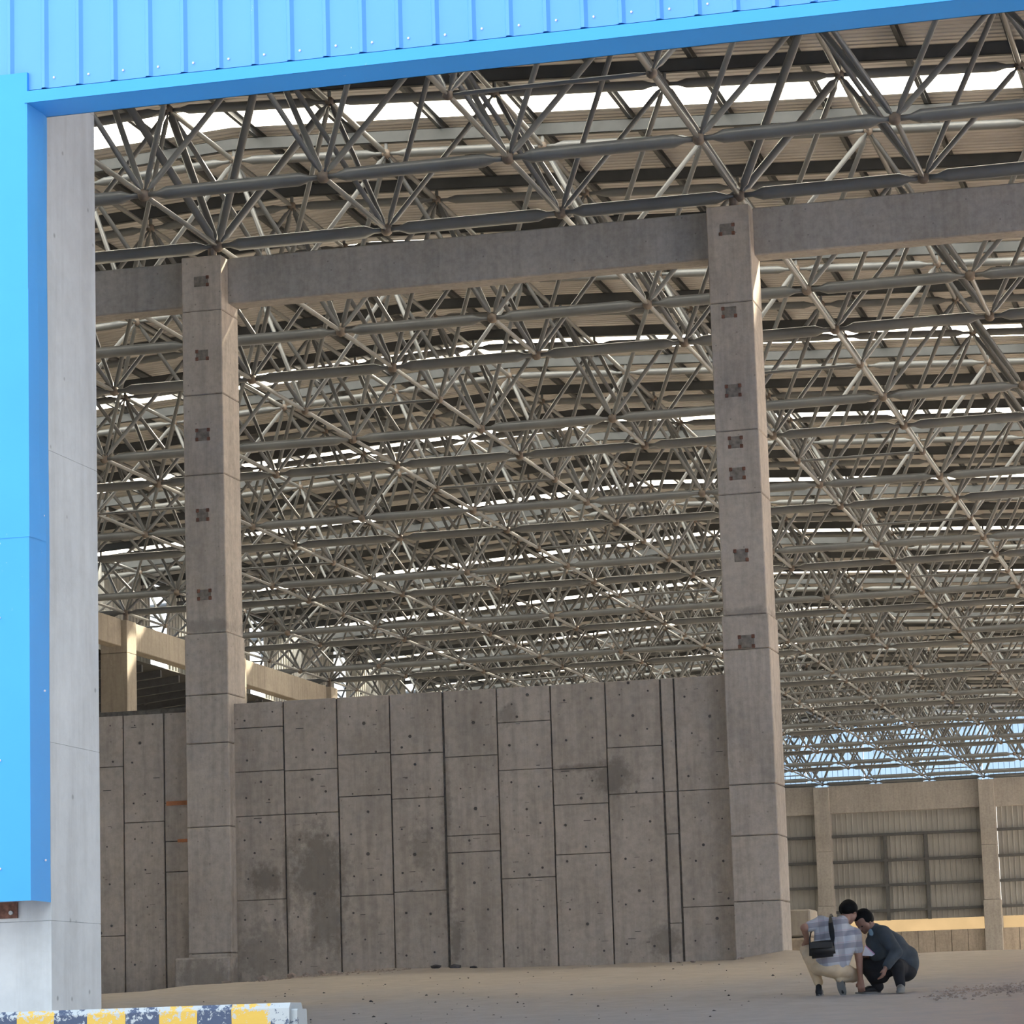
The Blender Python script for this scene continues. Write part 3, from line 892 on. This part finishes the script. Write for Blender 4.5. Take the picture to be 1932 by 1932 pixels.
    r = link(name, me, parent)
    if parent is None: r.location = origin
    return r

M['skin'] = simple('skin', (0.36, 0.20, 0.145), 0.55, var=0.08, scale=20, obj=True)
M['skin2'] = simple('skin_tanned', (0.26, 0.145, 0.105), 0.55, var=0.08, scale=20, obj=True)
M['hair'] = simple('black_hair', (0.006, 0.006, 0.007), 0.7, var=0.3, scale=60, obj=True, spec=0.12)
M['khaki'] = simple('khaki_cloth', (0.66, 0.53, 0.36), 0.9, var=0.12, scale=8, obj=True)
M['navy'] = simple('navy_jacket', (0.05, 0.064, 0.078), 0.85, var=0.2, scale=9, obj=True)
M['black'] = simple('black_cloth', (0.016, 0.017, 0.021), 0.9, var=0.3, scale=9, obj=True)
M['bag'] = simple('black_bag_fabric', (0.010, 0.011, 0.013), 0.45, var=0.3, scale=15, obj=True)
M['shoe'] = simple('black_shoe', (0.014, 0.015, 0.018), 0.5, obj=True)
M['sole'] = simple('grey_rubber_sole', (0.20, 0.20, 0.19), 0.8, obj=True)
M['collar'] = simple('light_blue_shirt', (0.30, 0.45, 0.55), 0.8, obj=True)
M['white'] = simple('white_paper', (0.78, 0.76, 0.80), 0.7, var=0.03, obj=True)
M['pink'] = simple('pink_paper', (0.75, 0.42, 0.62), 0.7, var=0.03, obj=True)
M['metalw'] = simple('watch_steel', (0.75, 0.75, 0.72), 0.25, metal=0.8, obj=True)
def plaid():
    mt, nt, bs = newmat('grey_plaid_shirt')
    tc = nt.nodes.new('ShaderNodeTexCoord'); mp = nt.nodes.new('ShaderNodeMapping')
    mp.inputs['Rotation'].default_value = (0, math.radians(6), 0)
    nt.links.new(tc.outputs['Object'], mp.inputs['Vector'])
    sep = nt.nodes.new('ShaderNodeSeparateXYZ'); nt.links.new(mp.outputs[0], sep.inputs[0])
    def band(o, per, off, w):
        f = math_n(nt, 'FRACT', math_n(nt, 'ADD', math_n(nt, 'DIVIDE', o, per), off)); return math_n(nt, 'LESS_THAN', f, w)
    c = (0.50, 0.52, 0.56)
    a = band(sep.outputs[2], 0.135, 0.28, 0.42); b = band(sep.outputs[0], 0.185, 0.1, 0.36)
    c1 = mixc(nt, math_n(nt, 'MULTIPLY', a, 0.62), c, (0.19, 0.18, 0.22))
    c1 = mixc(nt, math_n(nt, 'MULTIPLY', b, 0.42), c1, (0.22, 0.21, 0.25))
    l = band(sep.outputs[2], 0.135, 0.80, 0.05)
    c1 = mixc(nt, math_n(nt, 'MULTIPLY', l, 0.5), c1, (0.45, 0.27, 0.33))
    nt.links.new(c1, bs.inputs['Base Color']); bs.inputs['Roughness'].default_value = 0.85
    return mt
M['plaid'] = plaid()

def hand(wrist, dirv, palmside, curl, thumb, s=1.0):
    """palm and five unequal bent fingers as shapes. dirv: towards fingertips, palmside: normal the fingers curl to, thumb: side axis"""
    d = Vector(dirv).normalized(); nrm = Vector(palmside).normalized(); t = Vector(thumb).normalized()
    w = Vector(wrist); sh = []
    k = w + d * .045 * s
    for u in (-.028, -.01, .01, .027):
        sh.append(('c', w + t * u * .7 * s, .017 * s, k + t * u * s + d * .035 * s, .014 * s))
    for u, L in ((.030, .066), (.010, .075), (-.011, .070), (-.031, .054)):
        b = k + t * u * s + d * .036 * s
        m1 = b + (d * math.cos(curl) + nrm * math.sin(curl)) * L * .5 * s
        m2 = m1 + (d * math.cos(curl * 2.1) + nrm * math.sin(curl * 2.1)) * L * .5 * s
        sh += [('c', b, .0105 * s, m1, .0092 * s), ('c', m1, .0092 * s, m2, .0078 * s)]
    tb = w + d * .018 * s + t * .026 * s
    t1 = tb + (t * .6 + d * .7 + nrm * .3).normalized() * .036 * s
    t2 = t1 + (t * .15 + d * .85 + nrm * .5).normalized() * .03 * s
    sh += [('c', tb, .013 * s, t1, .0105 * s), ('c', t1, .0105 * s, t2, .0088 * s)]
    return sh
def head_shapes(c, face, up, s=1.0):
    """skull, jaw, nose, brow, lips, ears. face/up unit-ish directions"""
    f = Vector(face).normalized(); u = Vector(up).normalized(); u = (u - f * u.dot(f)).normalized(); r = f.cross(u); c = Vector(c)
    sh = []
    P = lambda a, b, d: c + r * a * s + f * b * s + u * d * s
    def E(a, b, d, q): sh.append(('c', P(a, b, d), q * s, P(a, b, d) + u * .001, q * s))
    E(0, -.02, .03, .088); E(0, .015, .035, .083); E(0, -.035, .02, .08)
    E(0, .035, -.035, .062); E(.02, .03, -.05, .05); E(-.02, .03, -.05, .05); E(0, .06, -.085, .032)
    sh.append(('c', P(-.04, .075, .012), .016 * s, P(.04, .075, .012), .016 * s))
    sh.append(('c', P(0, .088, .0), .011 * s, P(0, .112, -.035), .0145 * s))
    sh.append(('c', P(-.02, .088, -.062), .009 * s, P(.02, .088, -.062), .009 * s))
    for q in (-1, 1):
        sh.append(('c', P(q * .082, -.012, .012), .014 * s, P(q * .078, -.008, -.03), .011 * s))
        sh.append(('c', P(q * .05, .04, -.022), .034 * s, P(q * .045, .04, -.03), .034 * s))
    return sh, P

def shoe(name, heel, toe, up, parent, mat=None):
    h = Vector(heel); t = Vector(toe); u = Vector(up).normalized()
    d = (t - h).normalized(); L = (t - h).length
    sh = [('c', h + u * .045, .04, h + d * L * .45 + u * .05, .042), ('c', h + d * L * .45 + u * .045, .042, t - d * .03 + u * .03, .034), ('c', h + u * .06 + d * .01, .036, h + u * .10 + d * .02, .036)]
    o = blob(name, sh, mat or M['shoe'], .008, 3, parent)
    r = d.cross(u); mb = MB()
    pts = []
    for k in range(14):
        a = 2 * math.pi * k / 14
        pts.append((math.cos(a), math.sin(a)))
    ring0, ring1 = [], []
    for cx, sy in pts:
        p = h.lerp(t, .5) + d * cx * (L / 2 + .035) + r * sy * (.046 if cx > 0 else .041)
        ring0.append(p - u * .0); ring1.append(p + u * .024)
    mb.v = [tuple(p) for p in ring0 + ring1]
    mb.f = [(k, (k + 1) % 14, 14 + (k + 1) % 14, 14 + k) for k in range(14)] + [tuple(range(13, -1, -1)), tuple(range(14, 28))]
    mb.build('sole', M['sole'], o)
    return o

# ---- man in plaid shirt, back to us, squatting and reaching to the ground
PO = Vector((-4.995, 34.0, 0.33))
hs, P = head_shapes((0.012, 0.27, 0.905), (0.25, 0.75, -0.72), (0.1, 0.62, 0.75))
body = list(hs)
LSH, RSH = (-0.27, 0.08, 0.80), (0.085, 0.12, 0.655)
LEL, LWR = (-0.435, -0.09, 0.745), (-0.437, 0.10, 0.615)
REL, RWR = (0.118, 0.14, 0.40), (0.122, 0.15, 0.155)
PEL = (-0.19, -0.06, 0.36)
NECK = (-0.055, 0.17, 0.80)
body += [('c', NECK, .062, (0.0, .25, .87), .054), ('c', PEL, .12, (-.14, 0.03, .58), .11), ('c', (-.14, 0.03, .58), .11, (-.10, .10, .73), .10),
         ('c', LSH, .058, RSH, .058), ('c', LSH, .052, LEL, .042), ('c', LEL, .041, LWR, .028), ('c', RSH, .052, REL, .042), ('c', REL, .042, RWR, .028)]
LHIP, RHIP, LKN, RKN, LAN, RAN = (-.265, -.05, .35), (-.115, -.05, .33), (-.465, .20, .515), (.02, .28, .22), (-.335, .10, .13), (-.08, -.03, .19)
body += [('c', LHIP, .075, LKN, .05), ('c', LKN, .047, LAN, .034), ('c', RHIP, .075, RKN, .05), ('c', RKN, .047, RAN, .034)]
body += hand(LWR, (-.30, .55, -.45), (0, .2, -1), .5, (.75, .35, 0)) + hand(RWR, (0.02, .12, -1), (.0, 1, .1), .55, (-1, .1, 0))
man1 = blob('person', body, M['skin'], .007, 3, None, PO)
tag(man1, 'person in grey plaid shirt and khaki trousers squatting, back turned, reaching to the ground', 'person')
sh = [('c', PEL, .145, (-.14, 0.02, .58), .142), ('c', (-.14, 0.02, .58), .142, (-.10, .08, .73), .125),
      ('c', (-.27, .02, .40), .10, (-.25, .04, .70), .095), ('c', (-.10, -.02, .34), .105, (0.02, .07, .60), .10), ('c', (-.02, -.02, .36), .06, (.03, .05, .55), .08),
      ('c', LSH, .078, RSH, .080), ('c', (-.14, .10, .77), .09, (-.02, .13, .70), .09), ('c', NECK, .075, (-.06, .16, .78), .085),
      ('c', LSH, .074, (-.385, -.045, .757), .058), ('c', RSH, .078, (.108, .13, .50), .062), ('c', (-.2, -.1, .37), .10, (-.06, -.06, .30), .08)]
blob('shirt', sh, M['plaid'], .009, 5, man1)
tr = [('e', (-.19, -.06, .305), (.185, .14, .105), (0, math.radians(14), 0)), ('c', (-.245, -.05, .34), .11, LKN, .075), ('c', LKN, .074, (-.335, .10, .155), .052),
      ('c', (-.12, -.05, .30), .115, RKN, .08), ('c', RKN, .078, RAN, .055), ('c', (-.30, -.04, .31), .09, (-.42, .12, .45), .085), ('c', (-.04, -.06, .275), .075, (-.02, .05, .26), .08)]
blob('trousers', tr, M['khaki'], .009, 5, man1)
hairs = []
for a in [(0, -.03, .045, .088), (0, .0, .058, .08), (0, -.055, .01, .075), (.03, -.03, .03, .075), (-.03, -.03, .03, .075), (0, .035, .075, .055), (0, -.07, -.02, .055)]:
    q = P(a[0], a[1], a[2]); hairs.append(('c', q, a[3] * 1.04, q + Vector((0, 0, .001)), a[3] * 1.04))
blob('hair', hairs, M['hair'], .008, 2, man1)
shoe('shoe', (-.325, .04, 0.0), (-.345, .25, 0.0), (0, 0, 1), man1)
shoe('shoe', (-.085, -.075, .175), (-.055, .03, .005), (0, .86, .5), man1)
wt = MB()
for k in range(10):
    a = 2 * math.pi * k / 10; b = 2 * math.pi * (k + 1) / 10
    wt.tube((LWR[0] + .031 * math.cos(a), LWR[1] - .01, LWR[2] + .02 + .031 * math.sin(a)), (LWR[0] + .031 * math.cos(b), LWR[1] - .01, LWR[2] + .02 + .031 * math.sin(b)), .007, 6)
wt.tube((LWR[0], LWR[1] - .04, LWR[2] + .035), (LWR[0], LWR[1] - .048, LWR[2] + .038), .016, 10)
wt.build('wristwatch', M['metalw'], man1)
# shoulder bag on his back
bagr = empty('shoulder_bag', PO + Vector((-.225, -.245, .41))); tag(bagr, 'black shoulder bag hanging across the plaid-shirted back', 'bag')
bm = bmesh.new(); bmesh.ops.create_cube(bm, size=1)
for v in bm.verts:
    v.co = Vector((v.co.x * (.29 if v.co.z < 0 else .27), v.co.y * (.10 if v.co.z < 0 else .06), v.co.z * .185))
bmesh.ops.bevel(bm, geom=bm.edges[:], offset=.03, segments=3, affect='EDGES')
bmesh.ops.rotate(bm, verts=bm.verts[:], cent=(0, 0, 0), matrix=Matrix.Rotation(math.radians(-4), 3, 'Y') @ Matrix.Rotation(math.radians(-14), 3, 'X'))
bmesh.ops.translate(bm, verts=bm.verts[:], vec=(0, 0, .095))
me = bpy.data.meshes.new('bag_body'); bm.to_mesh(me); bm.free(); me.materials.append(M['bag']); me.polygons.foreach_set('use_smooth', [True] * len(me.polygons))
bb = link('bag_body', me, bagr)
fl = MB(); fl.bbox(-.125, .125, -.062, -.050, .10, .17, .004); fo = fl.build('flap', M['bag'], bagr)
def ribbon(pts, w, t, side):
    mb = MB(); s = Vector(side).normalized()
    pts = [Vector(p) for p in pts]
    for i, p in enumerate(pts):
        d = (pts[min(i + 1, len(pts) - 1)] - pts[max(i - 1, 0)]).normalized(); nn = d.cross(s).normalized()
        ww = w[i] if isinstance(w, list) else w
        mb.v += [tuple(p + s * ww + nn * t), tuple(p - s * ww + nn * t), tuple(p - s * ww - nn * t), tuple(p + s * ww - nn * t)]
    for i in range(len(pts) - 1):
        for k in range(4): mb.f.append((4 * i + k, 4 * i + (k + 1) % 4, 4 * i + 4 + (k + 1) % 4, 4 * i + 4 + k))
    mb.f += [(3, 2, 1, 0), tuple(4 * len(pts) - 4 + k for k in range(4))]
    return mb
BO = Vector((-.225, -.245, .41))
pts = [Vector(q) - BO for q in [(-.105, -.235, .55), (-.11, -.20, .62), (-.125, -.155, .70), (-.14, -.095, .785), (-.152, -.01, .855), (-.158, .08, .885), (-.16, .17, .86)]]
ribbon(pts, [.010, .024, .030, .024, .013, .012, .012], .006, (1, 0, .25)).build('strap', M['bag'], bagr)
pts = [Vector(q) - BO for q in [(-.36, -.22, .555), (-.375, -.12, .62), (-.375, .0, .70), (-.33, .10, .76), (-.25, .17, .80), (-.16, .17, .86)]]
ribbon(pts, .012, .006, (.3, 0, 1)).build('strap', M['bag'], bagr)

# ---- man in dark jacket, squatting, facing left and looking down
hs, P2 = head_shapes((0.165, 0.36, 0.80), (-0.55, -0.62, -0.55), (-.30, -.25, 0.9))
LS, RS = (.385, .25, .66), (.25, .55, .65)
LE, LW = (.535, .10, .45), (.430, -.03, .285)
RE, RW = (.30, .50, .43), (.20, .33, .42)
PV = (.585, .45, .34); NK = (.27, .41, .71)
body = list(hs) + [('c', NK, .058, (.20, .375, .78), .052), ('c', PV, .12, (.44, .43, .52), .11), ('c', (.44, .43, .52), .11, (.33, .40, .64), .10), ('c', LS, .05, RS, .05),
        ('c', LS, .05, LE, .04), ('c', LE, .04, LW, .027), ('c', RS, .05, RE, .04), ('c', RE, .04, RW, .027)]
LH, RH, LK, RK, LA, RA = (.53, .36, .28), (.53, .54, .30), (.53, .13, .30), (.13, .40, .36), (.555, .17, .12), (.28, .42, .11)
body += [('c', LH, .075, LK, .05), ('c', LK, .047, LA, .034), ('c', RH, .075, RK, .05), ('c', RK, .047, RA, .034)]
body += hand(LW, (-.35, -.15, -.92), (-.9, .1, .2), .35, (-.2, -1, 0)) + hand(RW, (-.8, -.6, .05), (0, 0, -1), .4, (.5, -.7, .2))
man2 = blob('person', body, M['skin2'], .007, 3, None, PO)
tag(man2, 'person in dark blue jacket and black trousers squatting, looking down beside the plaid shirt', 'person')
sh = [('c', PV, .150, (.45, .42, .52), .155), ('c', (.45, .42, .52), .155, (.335, .40, .635), .125), ('c', LS, .085, RS, .085), ('c', (.36, .30, .60), .10, (.50, .36, .42), .12),
      ('c', LS, .088, LE, .070), ('c', LE, .068, (.445, -.01, .31), .052), ('c', RS, .085, RE, .068), ('c', RE, .066, (.22, .36, .42), .048), ('c', NK, .075, (.30, .41, .66), .10),
      ('c', (.60, .45, .40), .13, (.61, .46, .30), .115), ('c', (.25, .34, .58), .08, (.30, .30, .45), .10)]
blob('jacket', sh, M['navy'], .009, 5, man2)
tr = [('e', (.57, .45, .26), (.14, .18, .13)), ('c', LH, .115, LK, .078), ('c', LK, .076, (.555, .17, .10), .054), ('c', RH, .115, RK, .082), ('c', RK, .08, (.28, .42, .09), .058), ('c', (.40, .30, .28), .10, (.20, .34, .30), .09), ('c', (.34, .3, .2), .08, (.24, .36, .2), .08)]
blob('trousers', tr, M['black'], .009, 5, man2)
hairs = []
for a in [(0, -.03, .045, .09), (0, .0, .06, .08), (0, -.05, .01, .078), (.03, -.03, .035, .075), (-.03, -.03, .035, .075), (0, .04, .075, .05), (.045, .0, .03, .05), (-.045, .0, .03, .05), (0, -.07, -.02, .05)]:
    q = P2(a[0], a[1], a[2]); hairs.append(('c', q, a[3] * 1.04, q + Vector((0, 0, .001)), a[3] * 1.04))
blob('hair', hairs, M['hair'], .008, 2, man2)
ey = MB()
for q in (-1, 1): ey.ball(P2(q * .033, .078, -.008), .012, 8, 6)
ey.build('eye', M['hair'], man2, True)
blob('collar', [('c', (.225, .37, .705), .03, (.25, .32, .66), .028), ('c', (.25, .32, .66), .028, (.28, .30, .62), .02)], M['collar'], .006, 2, man2)
shoe('shoe', (.27, .43, 0.01), (.06, .37, 0.01), (0, 0, 1), man2)
shoe('shoe', (.56, .18, 0.01), (.565, -.01, 0.01), (0, 0, 1), man2, M['sole'])
# folded paper in his far hand
pm = MB()
pm.v = [(-.06, .0, .0), (.05, -.01, -.01), (.075, .03, .012), (-.03, .06, .11), (-.06, .004, .002), (.05, -.006, -.008), (.075, .034, .014), (-.03, .064, .112)]
pm.f = [(0, 1, 2, 3), (7, 6, 5, 4), (0, 4, 5, 1), (1, 5, 6, 2), (2, 6, 7, 3), (3, 7, 4, 0)]
pr = pm.build('paper_sheet', M['white']); pr.location = PO + Vector((.215, .14, .425)); tag(pr, 'folded white paper sheet with pink edge held by the jacketed man', 'paper')
pk = MB(); pk.tube((.075, .02, .012), (-.03, .05, .112), .006, 5); pk.build('pink_edge', M['pink'], pr)
